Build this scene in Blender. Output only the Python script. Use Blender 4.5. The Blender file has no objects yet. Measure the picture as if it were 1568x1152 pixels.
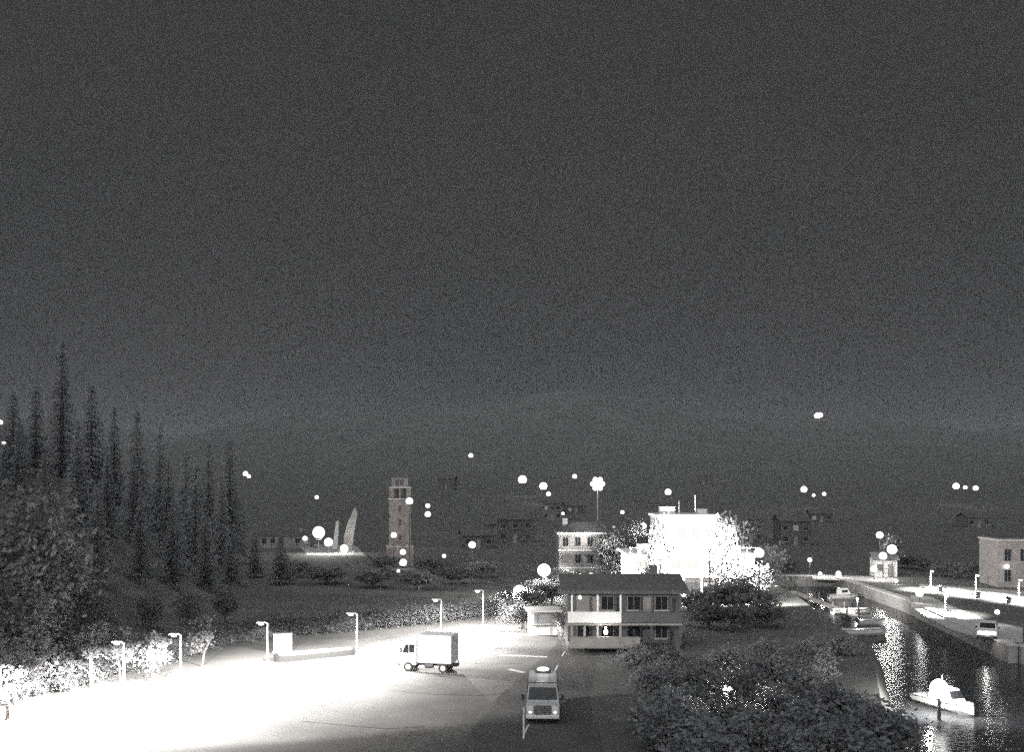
import bpy, bmesh, math, random
from mathutils import Vector, Matrix
from mathutils.geometry import delaunay_2d_cdt

# ------------------------------------------------------------------ camera, sky, light, exposure
scene = bpy.context.scene
C = scene.collection
CAM_H, FOC, CX, CY = 14.5, 1500.0, 784.0, 740.0     # camera height (m), focal length and horizon of the survey (px of a 1568 wide frame)
cam_data = bpy.data.cameras.new('camera')
cam_data.sensor_width = 36.0
cam_data.lens = 36.0 * FOC / 1568.0
cam_data.shift_y = (CY - 576.0) / 1568.0
cam_data.clip_end = 9000
cam = bpy.data.objects.new('camera', cam_data)
cam.location = (0, 0, CAM_H)
cam.rotation_euler = (math.radians(90), 0, 0)
C.objects.link(cam)
scene.camera = cam

world = bpy.data.worlds.new('World')
scene.world = world
world.use_nodes = True
wn, wl = world.node_tree.nodes, world.node_tree.links
for n in list(wn): wn.remove(n)
w_out = wn.new('ShaderNodeOutputWorld')
w_bg = wn.new('ShaderNodeBackground')
w_tc = wn.new('ShaderNodeTexCoord')
w_map = wn.new('ShaderNodeMapping'); w_map.inputs['Scale'].default_value = (1, 1, 2.2)
w_nz = wn.new('ShaderNodeTexNoise'); w_nz.inputs['Scale'].default_value = 2.6; w_nz.inputs['Detail'].default_value = 5
w_rp = wn.new('ShaderNodeValToRGB')
w_rp.color_ramp.elements[0].position = 0.3; w_rp.color_ramp.elements[0].color = (0.0335, 0.0345, 0.0355, 1)
w_rp.color_ramp.elements[1].position = 0.7; w_rp.color_ramp.elements[1].color = (0.0395, 0.0395, 0.0395, 1)
wl.new(w_tc.outputs['Generated'], w_map.inputs['Vector'])
wl.new(w_map.outputs['Vector'], w_nz.inputs['Vector'])
wl.new(w_nz.outputs['Fac'], w_rp.inputs['Fac'])
wl.new(w_rp.outputs['Color'], w_bg.inputs['Color'])
w_bg.inputs['Strength'].default_value = 1.0
wl.new(w_bg.outputs['Background'], w_out.inputs['Surface'])

sun_d = bpy.data.lights.new('overcast_glow', 'SUN')
sun_d.energy = 2.3; sun_d.angle = math.radians(120); sun_d.color = (0.98, 0.99, 1.0)
sun = bpy.data.objects.new('overcast_glow', sun_d)
sun.rotation_euler = (math.radians(58), 0, math.radians(-18))
C.objects.link(sun)

vs = scene.view_settings
vs.view_transform = 'Standard'; vs.look = 'None'; vs.exposure = 0.0; vs.gamma = 1.0; vs.use_curve_mapping = False
scene.cycles.use_denoising = False          # the photograph is a high-gain night frame
scene.cycles.max_bounces = 5; scene.cycles.diffuse_bounces = 2; scene.cycles.glossy_bounces = 2
scene.cycles.transmission_bounces = 2; scene.cycles.volume_bounces = 0; scene.cycles.transparent_max_bounces = 4
scene.cycles.sample_clamp_indirect = 4.0
scene.cycles.use_light_tree = True
scene.cycles.use_adaptive_sampling = True; scene.cycles.adaptive_threshold = 0.06; scene.cycles.adaptive_min_samples = 12

R = math.radians
rnd = random.Random(11)

def at(x, y, z=0.0):
    """survey: the point at height z seen at frame position (x, y)"""
    s = (y - CY) / (CAM_H - z)
    return Vector(((x - CX) / s, FOC / s, z))
def at_d(x, y, d):
    return Vector(((x - CX) * d / FOC, d, CAM_H - (y - CY) * d / FOC))
def sstep(v, a, b):
    t = min(1.0, max(0.0, (v - a) / (b - a)))
    return t * t * (3 - 2 * t)

# ------------------------------------------------------------------ materials
MATS = {}
def mat(name, col, rough=0.8, var=0.15, scale=3.0, bump=0.0, bscale=None, metal=0.0, col2=None, obj_var=0.0, spec=None):
    if name in MATS: return MATS[name]
    m = bpy.data.materials.new(name); m.use_nodes = True
    nt = m.node_tree; N, L = nt.nodes, nt.links
    p = N['Principled BSDF']
    p.inputs['Roughness'].default_value = rough; p.inputs['Metallic'].default_value = metal
    if spec is not None: p.inputs['Specular IOR Level'].default_value = spec
    tc = N.new('ShaderNodeTexCoord')
    nz = N.new('ShaderNodeTexNoise'); nz.inputs['Scale'].default_value = scale; nz.inputs['Detail'].default_value = 6
    nz.inputs['Roughness'].default_value = 0.65
    L.new(tc.outputs['Object'], nz.inputs['Vector'])
    rp = N.new('ShaderNodeValToRGB')
    a = col2 if col2 else tuple(c * (1 - var) for c in col)
    b = tuple(c * (1 + var) for c in col) if not col2 else col
    rp.color_ramp.elements[0].position = 0.32; rp.color_ramp.elements[0].color = (*a, 1)
    rp.color_ramp.elements[1].position = 0.68; rp.color_ramp.elements[1].color = (*b, 1)
    L.new(nz.outputs['Fac'], rp.inputs['Fac'])
    out = rp.outputs['Color']
    if obj_var:
        oi = N.new('ShaderNodeObjectInfo'); mr = N.new('ShaderNodeMapRange')
        mr.inputs['To Min'].default_value = 1 - obj_var; mr.inputs['To Max'].default_value = 1 + obj_var
        L.new(oi.outputs['Random'], mr.inputs['Value'])
        mx = N.new('ShaderNodeVectorMath'); mx.operation = 'SCALE'
        L.new(out, mx.inputs[0]); L.new(mr.outputs['Result'], mx.inputs['Scale'])
        out = mx.outputs['Vector']
    L.new(out, p.inputs['Base Color'])
    if bump:
        n2 = N.new('ShaderNodeTexNoise'); n2.inputs['Scale'].default_value = bscale or scale * 6; n2.inputs['Detail'].default_value = 4
        L.new(tc.outputs['Object'], n2.inputs['Vector'])
        bp = N.new('ShaderNodeBump'); bp.inputs['Strength'].default_value = bump; bp.inputs['Distance'].default_value = 0.05
        L.new(n2.outputs['Fac'], bp.inputs['Height']); L.new(bp.outputs['Normal'], p.inputs['Normal'])
    MATS[name] = m
    return m
def emit(name, col, strength):
    if name in MATS: return MATS[name]
    m = bpy.data.materials.new(name); m.use_nodes = True
    N, L = m.node_tree.nodes, m.node_tree.links
    N.remove(N['Principled BSDF'])
    e = N.new('ShaderNodeEmission'); e.inputs['Color'].default_value = (*col, 1); e.inputs['Strength'].default_value = strength
    L.new(e.outputs['Emission'], N['Material Output'].inputs['Surface'])
    m.cycles.emission_sampling = 'NONE'          # the bulbs carry the light, the glowing glass is only seen
    MATS[name] = m
    return m
def leaf_mat(name, col, trans=0.3):
    m = mat(name, col, rough=0.6, var=0.35, scale=0.9, obj_var=0.15, spec=0.3)
    N, L = m.node_tree.nodes, m.node_tree.links
    p = N['Principled BSDF']
    t = N.new('ShaderNodeBsdfTranslucent'); mix = N.new('ShaderNodeMixShader'); mix.inputs['Fac'].default_value = trans
    src = p.inputs['Base Color'].links[0].from_socket
    L.new(src, t.inputs['Color'])
    L.new(p.outputs['BSDF'], mix.inputs[1]); L.new(t.outputs['BSDF'], mix.inputs[2])
    L.new(mix.outputs['Shader'], N['Material Output'].inputs['Surface'])
    return m

M_ground = mat('grass_ground', (0.115, 0.12, 0.113), 0.95, scale=0.25, col2=(0.065, 0.07, 0.066), bump=0.8, bscale=1.5)
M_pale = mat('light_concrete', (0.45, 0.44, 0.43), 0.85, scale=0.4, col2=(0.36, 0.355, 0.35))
M_lot = mat('worn_concrete', (0.15, 0.145, 0.14), 0.85, scale=0.16, col2=(0.07, 0.069, 0.068), bump=0.25, bscale=9)
M_asph = mat('worn_asphalt', (0.085, 0.083, 0.082), 0.85, scale=0.25, col2=(0.05, 0.05, 0.051), bump=0.3, bscale=9)
M_tar = mat('tar_joint', (0.02, 0.02, 0.02), 0.8)
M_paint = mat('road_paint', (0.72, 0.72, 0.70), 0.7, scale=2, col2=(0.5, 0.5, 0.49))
M_kerb = mat('kerb_concrete', (0.42, 0.41, 0.40), 0.9, scale=2)
M_quay = mat('quay_stone', (0.24, 0.235, 0.23), 0.9, scale=0.8, bump=0.5, bscale=4)
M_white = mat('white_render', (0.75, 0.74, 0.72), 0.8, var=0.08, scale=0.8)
M_cream = mat('cream_render', (0.27, 0.26, 0.25), 0.85, var=0.18, scale=0.6)
M_brick = mat('tower_brick', (0.24, 0.215, 0.205), 0.9, var=0.25, scale=1.4, bump=0.4, bscale=12)
M_pinkb = mat('pale_brick', (0.26, 0.24, 0.235), 0.9, var=0.2, scale=1.2)
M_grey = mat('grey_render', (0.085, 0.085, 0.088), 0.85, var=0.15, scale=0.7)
M_roof = mat('dark_roof', (0.085, 0.083, 0.085), 0.8, var=0.2, scale=1.2, bump=0.4, bscale=8)
M_frame = mat('grey_window_frame', (0.2, 0.2, 0.2), 0.7, var=0.08)
M_glass = mat('dark_glass', (0.02, 0.022, 0.025), 0.08, var=0.1)
M_steel = mat('galvanised_steel', (0.45, 0.45, 0.46), 0.5, var=0.1, metal=0.6)
M_polew = mat('pale_pole_paint', (0.66, 0.66, 0.65), 0.55, var=0.06)
M_dark = mat('dark_steel', (0.06, 0.06, 0.065), 0.5)
M_tyre = mat('tyre_rubber', (0.022, 0.022, 0.023), 0.85)
M_vanp = mat('silver_paint', (0.40, 0.41, 0.42), 0.35, var=0.05)
M_vanw = mat('white_paint', (0.74, 0.74, 0.73), 0.4, var=0.05)
M_plast = mat('dark_plastic', (0.04, 0.04, 0.042), 0.6)
M_hull = mat('white_gelcoat', (0.68, 0.68, 0.67), 0.35, var=0.06)
M_deck = mat('weathered_timber', (0.24, 0.225, 0.21), 0.9, var=0.25, scale=3)
M_bark = mat('bark', (0.10, 0.09, 0.085), 0.95, var=0.3, scale=4, bump=0.6, bscale=14)
M_birch = mat('pale_bark', (0.36, 0.35, 0.34), 0.9, var=0.3, scale=4)
M_leaf = leaf_mat('leaf', (0.12, 0.125, 0.12))
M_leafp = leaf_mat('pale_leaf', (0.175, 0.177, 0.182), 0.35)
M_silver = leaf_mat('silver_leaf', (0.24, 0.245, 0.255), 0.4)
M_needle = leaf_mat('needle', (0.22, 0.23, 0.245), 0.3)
E_lamp = emit('lamp_glow', (1.0, 0.98, 0.95), 10.0)
E_far = emit('far_lamp_glow', (1.0, 0.98, 0.95), 2.5)
E_soft = emit('soft_lamp_glow', (1.0, 0.97, 0.93), 1.3)
E_win = emit('lit_window', (1.0, 0.95, 0.88), 0.22)
E_bright = emit('pane_glare', (1.0, 0.97, 0.92), 1.0)  # emission added to the terminal panes so its front whites out
E_blue = emit('cool_lamp_glow', (0.86, 0.9, 1.0), 9.0)

# ------------------------------------------------------------------ mesh helpers
class MB:
    def __init__(self): self.v = []; self.f = []
    def poly(self, pts):
        b = len(self.v); self.v += [tuple(p) for p in pts]; self.f.append(tuple(range(b, b + len(pts)))); return self
    def box(self, c, s, rz=0.0, rx=0.0):
        b = len(self.v); q = Matrix.Rotation(rz, 3, 'Z') @ Matrix.Rotation(rx, 3, 'X')
        for dx, dy, dz in ((-1,-1,-1),(1,-1,-1),(1,1,-1),(-1,1,-1),(-1,-1,1),(1,-1,1),(1,1,1),(-1,1,1)):
            o = q @ Vector((dx*s[0]/2, dy*s[1]/2, dz*s[2]/2)); self.v.append((c[0]+o.x, c[1]+o.y, c[2]+o.z))
        for f in ((0,3,2,1),(4,5,6,7),(0,1,5,4),(1,2,6,5),(2,3,7,6),(3,0,4,7)): self.f.append(tuple(b+i for i in f))
        return self
    def tube(self, p0, p1, r0, r1=None, n=8, caps=True):
        r1 = r0 if r1 is None else r1
        p0, p1 = Vector(p0), Vector(p1); d = (p1 - p0).normalized()
        a = d.orthogonal().normalized(); c = d.cross(a); b = len(self.v)
        for p, r in ((p0, r0), (p1, r1)):
            for i in range(n):
                t = 2*math.pi*i/n; self.v.append(tuple(p + a*(r*math.cos(t)) + c*(r*math.sin(t))))
        for i in range(n): self.f.append((b+i, b+(i+1)%n, b+n+(i+1)%n, b+n+i))
        if caps: self.f.append(tuple(b+n-1-i for i in range(n))); self.f.append(tuple(b+n+i for i in range(n)))
        return self
    def path(self, pts, rs, n=8):
        for i in range(len(pts)-1): self.tube(pts[i], pts[i+1], rs[i], rs[i+1], n)
        return self
    def loft(self, rings, cap=True):
        b = len(self.v); n = len(rings[0])
        for r in rings: self.v += [tuple(p) for p in r]
        for k in range(len(rings)-1):
            for i in range(n):
                j = (i+1) % n; self.f.append((b+k*n+i, b+k*n+j, b+(k+1)*n+j, b+(k+1)*n+i))
        if cap:
            self.f.append(tuple(b+n-1-i for i in range(n))); o = b+(len(rings)-1)*n; self.f.append(tuple(o+i for i in range(n)))
        return self
    def prism(self, pts, z0, z1):
        return self.loft([[(x, y, z0) for x, y in pts], [(x, y, z1) for x, y in pts]])
    def ball(self, c, r, nu=12, nv=8, sc=(1,1,1)):
        rings = []
        for k in range(nv+1):
            ph = math.pi*(k/nv) - math.pi/2; rr = max(0.02*r, r*math.cos(ph)); z = r*math.sin(ph)
            rings.append([(c[0]+sc[0]*rr*math.cos(2*math.pi*i/nu), c[1]+sc[1]*rr*math.sin(2*math.pi*i/nu), c[2]+sc[2]*z) for i in range(nu)])
        return self.loft(rings)
    def mesh(self, name, m, smooth=False):
        me = bpy.data.meshes.new(name); me.from_pydata(self.v, [], self.f); me.update()
        me.materials.append(m)
        if smooth: me.polygons.foreach_set('use_smooth', [True]*len(me.polygons))
        return me

def link(name, me, parent=None, loc=None, rz=None):
    o = bpy.data.objects.new(name, me); C.objects.link(o)
    if parent: o.parent = parent
    if loc is not None: o.location = loc
    if rz is not None: o.rotation_euler = (0, 0, rz)
    return o
def part(name, mb, m, parent, bevel=0.0, smooth=False):
    o = link(name, mb.mesh(name, m, smooth), parent)
    if bevel:
        b = o.modifiers.new('bevel', 'BEVEL'); b.width = bevel; b.segments = 2; b.limit_method = 'ANGLE'
    return o
def tag(o, label, cat, group=None):
    o['label'] = label; o['category'] = cat
    if group: o['group'] = group
    return o
def thing(name, label, cat, loc=(0,0,0), rz=0.0, group=None):
    o = bpy.data.objects.new(name, None); o.empty_display_size = 0.3; C.objects.link(o)
    o.location = loc; o.rotation_euler = (0, 0, rz)
    return tag(o, label, cat, group)
def struct(name, mb, m, kind='structure'):
    o = link(name, mb.mesh(name, m)); o['kind'] = kind; return o
def copy_tree(o, parent=None):
    c = o.copy(); C.objects.link(c); c.parent = parent
    for ch in o.children: copy_tree(ch, c)
    return c
def light(name, parent, loc, watts, radius=0.15, col=(1.0, 0.97, 0.93), spot=None):
    d = bpy.data.lights.new(name, 'SPOT' if spot else 'POINT'); d.energy = watts; d.shadow_soft_size = radius; d.color = col
    if spot: d.spot_size = R(spot); d.spot_blend = 0.3
    o = bpy.data.objects.new(name, d); C.objects.link(o); o.parent = parent; o.location = loc
    return o

# ------------------------------------------------------------------ terrain, water
def u_row(X, Y):                         # metres behind the row of lamp posts on the car park
    return -((X + 18.1) * 0.775 + (Y - 72.5) * -0.63)
def height(X, Y):
    far = 14.0 * sstep(Y, 230, 640) + 125.0 * sstep(Y, 620, 1900)
    if Y > 620: far += 30 * math.sin(X * 0.0042 + 1.2) * sstep(Y, 700, 1700) + 14 * math.sin(X * 0.013) * sstep(Y, 700, 1700)
    ratio = -X / max(Y, 1.0)
    left = 17.0 * sstep(ratio, 0.28, 0.50) * sstep(u_row(X, Y), 12, 62)
    if Y > 250: left *= 1 - sstep(Y, 250, 500)
    return far + left
BASIN = [(20.0, 30.0), (21.5, 56.0), (27.5, 74.0), (31.5, 86.0), (33.0, 100.0), (36.5, 125.0), (38.5, 151.0),
         (50.5, 151.5), (49.5, 122.0), (44.8, 87.0), (70.0, 85.0), (150.0, 80.0), (150.0, 20.0)]
def inside(x, y, P=BASIN):
    c = False; n = len(P)
    for i in range(n):
        x1, y1 = P[i]; x2, y2 = P[(i+1) % n]
        if (y1 > y) != (y2 > y) and x < (x2-x1)*(y-y1)/(y2-y1)+x1: c = not c
    return c
pts, edges = [], []
ys = [-60 + 10*i for i in range(8)] + [20 + 5*i for i in range(60)]
y = 330.0
while y < 4200: ys.append(y); y *= 1.09
for yy in ys:
    w = 160 if yy < 330 else 0.95 * yy + 100
    st = 6.0 if yy < 330 else w / 34
    k = int(w / st)
    for i in range(-k, k+1):
        x = i*st + rnd.uniform(-.2, .2)*st*0.3
        near = any(abs(x-a) + abs(yy-b) < 1.2 for a, b in BASIN)
        if not near: pts.append((x, yy + rnd.uniform(-.1, .1)))
nb = len(pts); pts += BASIN
edges = [(nb+i, nb+(i+1) % len(BASIN)) for i in range(len(BASIN))]
r = delaunay_2d_cdt([Vector(p) for p in pts], edges, [], 0, 1e-4)
g = MB(); g.v = [(p.x, p.y, height(p.x, p.y)) for p in r[0]]
for f in r[2]:
    cx = sum(r[0][i].x for i in f)/len(f); cy = sum(r[0][i].y for i in f)/len(f)
    if not inside(cx, cy): g.f.append(tuple(f))
M_hill = mat('hill_lift_ground', (0.115, 0.12, 0.113), 0.95, scale=0.25, col2=(0.065, 0.07, 0.066), bump=0.8, bscale=1.5)  # painted lighter uphill so the hills take on the sky's glow
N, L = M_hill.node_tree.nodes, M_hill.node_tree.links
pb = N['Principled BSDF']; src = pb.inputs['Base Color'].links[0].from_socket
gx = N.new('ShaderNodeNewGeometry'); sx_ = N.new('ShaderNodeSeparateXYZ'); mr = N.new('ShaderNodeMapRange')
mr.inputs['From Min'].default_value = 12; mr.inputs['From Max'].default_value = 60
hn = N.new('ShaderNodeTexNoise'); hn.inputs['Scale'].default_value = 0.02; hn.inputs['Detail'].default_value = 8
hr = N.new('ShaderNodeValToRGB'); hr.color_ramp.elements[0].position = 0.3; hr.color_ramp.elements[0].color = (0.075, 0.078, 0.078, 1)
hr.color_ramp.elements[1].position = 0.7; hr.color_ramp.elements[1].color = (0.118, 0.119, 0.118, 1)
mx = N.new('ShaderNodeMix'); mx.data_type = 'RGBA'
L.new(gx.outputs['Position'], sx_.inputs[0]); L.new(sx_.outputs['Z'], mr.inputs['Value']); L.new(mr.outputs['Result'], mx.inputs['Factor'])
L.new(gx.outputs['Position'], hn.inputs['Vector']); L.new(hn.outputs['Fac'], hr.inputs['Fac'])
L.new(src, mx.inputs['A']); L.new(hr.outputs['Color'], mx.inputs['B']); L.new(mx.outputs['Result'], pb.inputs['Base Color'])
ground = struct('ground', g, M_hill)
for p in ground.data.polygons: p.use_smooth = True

WZ = -1.5
m = bpy.data.materials.new('harbour_water'); m.use_nodes = True
N, L = m.node_tree.nodes, m.node_tree.links; p = N['Principled BSDF']
p.inputs['Base Color'].default_value = (0.035, 0.037, 0.04, 1); p.inputs['Specular IOR Level'].default_value = 0.22; p.inputs['Roughness'].default_value = 0.16; p.inputs['IOR'].default_value = 1.33
tc = N.new('ShaderNodeTexCoord'); mp = N.new('ShaderNodeMapping'); mp.inputs['Scale'].default_value = (0.9, 1.9, 1)
nz = N.new('ShaderNodeTexNoise'); nz.inputs['Scale'].default_value = 1.5; nz.inputs['Detail'].default_value = 3
bp = N.new('ShaderNodeBump'); bp.inputs['Strength'].default_value = 0.5; bp.inputs['Distance'].default_value = 0.12
L.new(tc.outputs['Object'], mp.inputs['Vector']); L.new(mp.outputs['Vector'], nz.inputs['Vector'])
L.new(nz.outputs['Fac'], bp.inputs['Height']); L.new(bp.outputs['Normal'], p.inputs['Normal'])
w = MB().poly([(18, 15, WZ), (156, 15, WZ), (156, 156, WZ), (18, 156, WZ)])
struct('water', w, m)
bed = MB().poly([(18, 15, -4.2), (156, 15, -4.2), (156, 156, -4.2), (18, 156, -4.2)])
struct('harbour_bed', bed, M_ground)

def wall_strip(name, poly, z0, z1, th, m, label, cat, cap=True):
    t = thing(name, label, cat, (poly[0][0], poly[0][1], 0))
    ox, oy = poly[0]
    for i in range(len(poly)-1):
        a, b = Vector(poly[i]), Vector(poly[i+1]); d = b-a; n = max(1, round(d.length/2.4)); rz = math.atan2(d.y, d.x)
        for k in range(n):
            c = a + d*((k+.5)/n)
            part('stone_block', MB().box((c.x-ox, c.y-oy, (z0+z1)/2), (d.length/n-0.03, th, z1-z0), rz), m, t)
        if cap:
            c = a + d*0.5; part('coping', MB().box((c.x-ox, c.y-oy, z1+0.08), (d.length+0.1, th+0.25, 0.15), rz), M_kerb, t)
    return t
wall_strip('quay_wall', [(49.9, 151.4), (49.1, 122.0), (44.4, 86.8)], -4.0, 0.02, 0.8, M_quay, 'stone quay wall along the lit harbour road above the moored boats', 'quay wall')
wall_strip('quay_wall', [(44.9, 86.7), (70.0, 84.7), (110.0, 82.2)], -4.0, 0.02, 0.8, M_quay, 'stone quay wall facing open water below the parked car with headlights', 'quay wall')
wall_strip('quay_wall', [(38.2, 151.8), (50.4, 152.0)], -4.0, 0.02, 0.8, M_quay, 'short stone quay wall closing the head of the harbour basin', 'quay wall')
bank = MB()
sh = BASIN[:7]
for i in range(len(sh)-1):
    (ax, ay), (bx, by) = sh[i], sh[i+1]
    bank.poly([(ax, ay, 0.0), (ax+2.2, ay, -3.6), (bx+2.2, by, -3.6), (bx, by, 0.0)])
struct('bank', bank, M_ground)

# ------------------------------------------------------------------ car park and roads
def sheet(name, px, m, z=0.004):
    mb = MB().poly([(x, y, z) for x, y in px]); return struct(name, mb, m)
lot = [(-36, 44), (-4.5, 44), (-1.0, 66), (4.0, 88), (6.5, 108), (1.5, 112), (-4, 104), (-10, 98.5), (-17, 94), (-24, 89), (-27, 80), (-30.5, 71), (-38, 60)]
sheet('car_park', lot, M_lot)
road_main = [(-4.4, 30), (-4.4, 44), (-0.9, 66), (4.1, 88), (6.6, 108), (9, 118), (13, 118), (10.6, 104), (7.8, 86), (5.2, 66), (4.8, 44), (4.8, 30)]
road = sheet('road', road_main, M_asph)
car_park = bpy.data.objects['car_park']
def ribbon(pts2, w, z=0.010):
    mb = MB()
    for i in range(len(pts2)-1):
        a, b = Vector(pts2[i]), Vector(pts2[i+1]); n = Vector((-(b-a).y, (b-a).x)).normalized()*w/2
        mb.poly([(a.x-n.x, a.y-n.y, z), (b.x-n.x, b.y-n.y, z), (b.x+n.x, b.y+n.y, z), (a.x+n.x, a.y+n.y, z)])
    return mb
def gp(*px): return [tuple(at(x, yy).xy) for x, yy in px]
part('tar_joint', ribbon(gp((460, 1105), (520, 1111), (590, 1117), (650, 1114)), 0.10), M_tar, car_park)
part('tar_joint', ribbon(gp((596, 1058), (660, 1064), (730, 1066), (780, 1062)), 0.09), M_tar, car_park)
part('tar_joint', ribbon(gp((705, 1015), (745, 1018), (800, 1017)), 0.10), M_tar, car_park)
part('white_strip', ribbon(gp((764, 1004), (838, 1007)), 0.45, 0.016), M_paint, road)  # plain white strip laid flat across the lane
part('white_strip', ribbon(gp((780, 1026), (803, 1031)), 0.5, 0.016), M_paint, road)
for k in range(7):
    a = Vector((-0.2, 50)).lerp(Vector((5.6, 92)), k/6.6); d = Vector((5.8, 42)).normalized()
    part('lane_dash', ribbon([tuple(a), tuple(a + d*2.4)], 0.12, 0.014), M_paint, road)
for k in range(9):                                   # parking bays along the near side of the lamp row
    a = Vector((-27.5, 58.0)) + Vector((0.632, 0.775))*k*2.9
    n = Vector((0.775, -0.632)); b = a + n*4.6
    part('bay_line', ribbon([tuple(a), tuple(b)], 0.11, 0.012), M_paint, car_park)

# harbour road on the right: a loop round a dark verge
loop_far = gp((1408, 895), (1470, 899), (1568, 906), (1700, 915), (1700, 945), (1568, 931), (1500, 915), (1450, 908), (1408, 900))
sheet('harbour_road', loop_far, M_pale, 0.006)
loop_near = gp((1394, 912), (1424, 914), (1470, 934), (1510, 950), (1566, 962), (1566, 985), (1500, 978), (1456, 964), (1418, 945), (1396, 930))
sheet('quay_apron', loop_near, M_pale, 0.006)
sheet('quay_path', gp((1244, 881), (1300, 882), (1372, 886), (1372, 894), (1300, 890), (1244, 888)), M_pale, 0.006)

# ------------------------------------------------------------------ lamps
def lamp_post(loc, h, arm, label, group, watts, head_r=0.16, cat='lamp post', name='lamp_post', rz=0.0, emat=None, spread=168):
    t = thing(name, label, cat, loc, rz, group)
    part('base', MB().tube((0,0,-0.3), (0,0,0.35), 0.11, 0.10, 10), M_polew, t)
    part('pole', MB().path([(0,0,0.3), (0,0,h)], [0.085, 0.065], 10), M_polew, t)
    part('arm', MB().path([(0,0,h-0.05), (-arm*0.5,0,h+0.06), (-arm,0,h+0.02)], [0.05, 0.045, 0.04], 8), M_polew, t)
    hd = part('lamp_head', MB().box((-arm-0.2, 0, h+0.03), (0.62, 0.30, 0.10)), M_polew, t, 0.03)
    part('lens', MB().ball((-arm-0.2, 0, h-0.07), head_r, 12, 6, (1.3, 0.8, 0.5)), emat or E_lamp, hd)
    if watts: light('bulb', t, (-arm-0.2, 0, h-0.30), watts, 0.12, spot=spread)
    return t
row = [(190, 1082), (277, 1065), (410, 1040), (547, 1020), (676, 990)]
for k, (x, yy) in enumerate(row):
    q = at(x, yy)
    lamp_post(tuple(q), 4.1, 0.35, 'pale slender lamp post with short arm in the row across the lit car park', 'lamp posts across the car park',
              (30000, 28000, 24000, 20000, 16000)[k], rz=R(-15))
lamp_post((-30.5, 57, 0), 4.1, 0.35, 'pale slender lamp post with short arm in the row across the lit car park', 'lamp posts across the car park', 36000, rz=R(-15))
t = thing('floodlight_mast', 'added unseen floodlight mast, aimed across the bays to light the truck', 'floodlight mast', (-33, 48, 0))  # added out of view to light the near side of the truck
part('mast', MB().path([(0,0,-0.5), (0,0,14.2)], [0.2, 0.12], 10), M_polew, t)
fh = part('lamp_head', MB().box((0.25, 0.25, 14.0), (0.7, 0.4, 0.5), R(-45)), M_steel, t, 0.04)
fl = light('bulb', t, (0.6, 0.6, 14.0), 90000, 0.25, spot=54)
fl.rotation_euler = (Vector((-16, 66, 0)) - Vector((-32.4, 48.6, 14.0))).to_track_quat('-Z', 'Y').to_euler()
q = at(740, 968); lamp_post(tuple(q), 4.0, 0.35, 'pale lamp post where the car park lane runs into the trees', None, 14000)

def globe_lamp(loc, h, r_, label, group=None, watts=0, e=None, pole=0.07, name='street_lamp', cat='street lamp'):
    t = thing(name, label, cat, loc, 0, group)
    part('pole', MB().path([(0,0,-0.4), (0,0,h-r_*0.8)], [pole, pole*0.7], 8), M_dark, t)
    part('collar', MB().tube((0,0,h-r_*1.15), (0,0,h-r_*0.75), r_*0.45, r_*0.6, 10), M_dark, t)
    part('globe', MB().ball((0,0,h), r_, 12, 8), e or E_far, t, smooth=True)
    if watts: light('bulb', t, (0,-r_-0.15,h), watts, max(0.15, r_*0.5))
    return t
# lamps over town and far hillside: (x, y, radius px, own light W)
FLB = {721: 'lone far lamp high on the hillside by the lone house', 800: 'bright globe lamp above the wide dark-walled house', 832: 'globe lamp next to the dark house with one lit window', 840: 'tiny lamp just below the globe lamp by the dark house',
       1023: 'single globe lamp above the terminal block', 1231: 'brighter of three lamps over the grey house past the town', 485: 'faint lamp above the long low shed', 723: 'globe lamp on the lawn near the small house by the tower',
       680: 'faint low lamp on the lawn between tower and car park', 953: 'tiny lamp behind the roof of the tall house', 880: 'tiny lamp between the bright lamps and the floodlight mast', 862: 'very faint lamp below the floodlight mast', 610: 'faint path lamp on the grass before the tower',
       1464: 'brightest of three lamps above the house on the far shore'}
for ks, lb in (((1262, 1246), 'faint small lamp of the pair next to the brighter lamp past the town'), ((1252, 1256), 'highest far lamp of all, one of a touching pair near the hill top'), ((655,), 'lamp of the stacked pair beside the tower belfry'),
               ((376, 381), 'far lamp of the touching pair above the shed and forest edge'), ((0, 6), 'far lamp glinting between the conifers of the slope'), ((1478, 1494), 'smaller lamp above the house on the far shore')):
    for k_ in ks: FLB[k_] = lb
far_l = [(721,698,3.5,0),(800,735,6.5,900),(832,745,6,900),(1023,754,5,700),(1231,750,5,900),(1262,757,3,0),(1246,759,2.5,0),
         (485,762,3,0),(1252,637,5,0),(1256,636,4,0),(655,775,3.5,300),(655,788,4.5,400),(723,835,5.5,300),(680,852,3,0),
         (953,785,3,0),(880,730,3.5,0),(840,757,3.5,0),(862,787,2.5,0),(376,726,4,0),(381,730,3,0),(0,647,4,0),(6,679,3,0),
         (1464,745,5,600),(1478,747,3,0),(1494,748,4,400),(610,893,2.5,0)]
for x, yy, rp, wt in far_l:
    d = 150.0; best = None
    while d < 2200:
        P = at_d(x, yy, d); gap = P.z - height(P.x, P.y)
        if best is None or abs(gap-7.0) < abs(best[1]-7.0): best = (d, gap)
        if abs(gap - 7.0) < 0.6: best = (d, gap); break
        d *= 1.02
    d, gap = best; P = at_d(x, yy, d); gz = height(P.x, P.y)
    globe_lamp((P.x, P.y, gz), max(1.0, P.z-gz), max(0.22, rp*d/FOC), FLB[x],
               'street lamps scattered over the hillside', wt)

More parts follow.
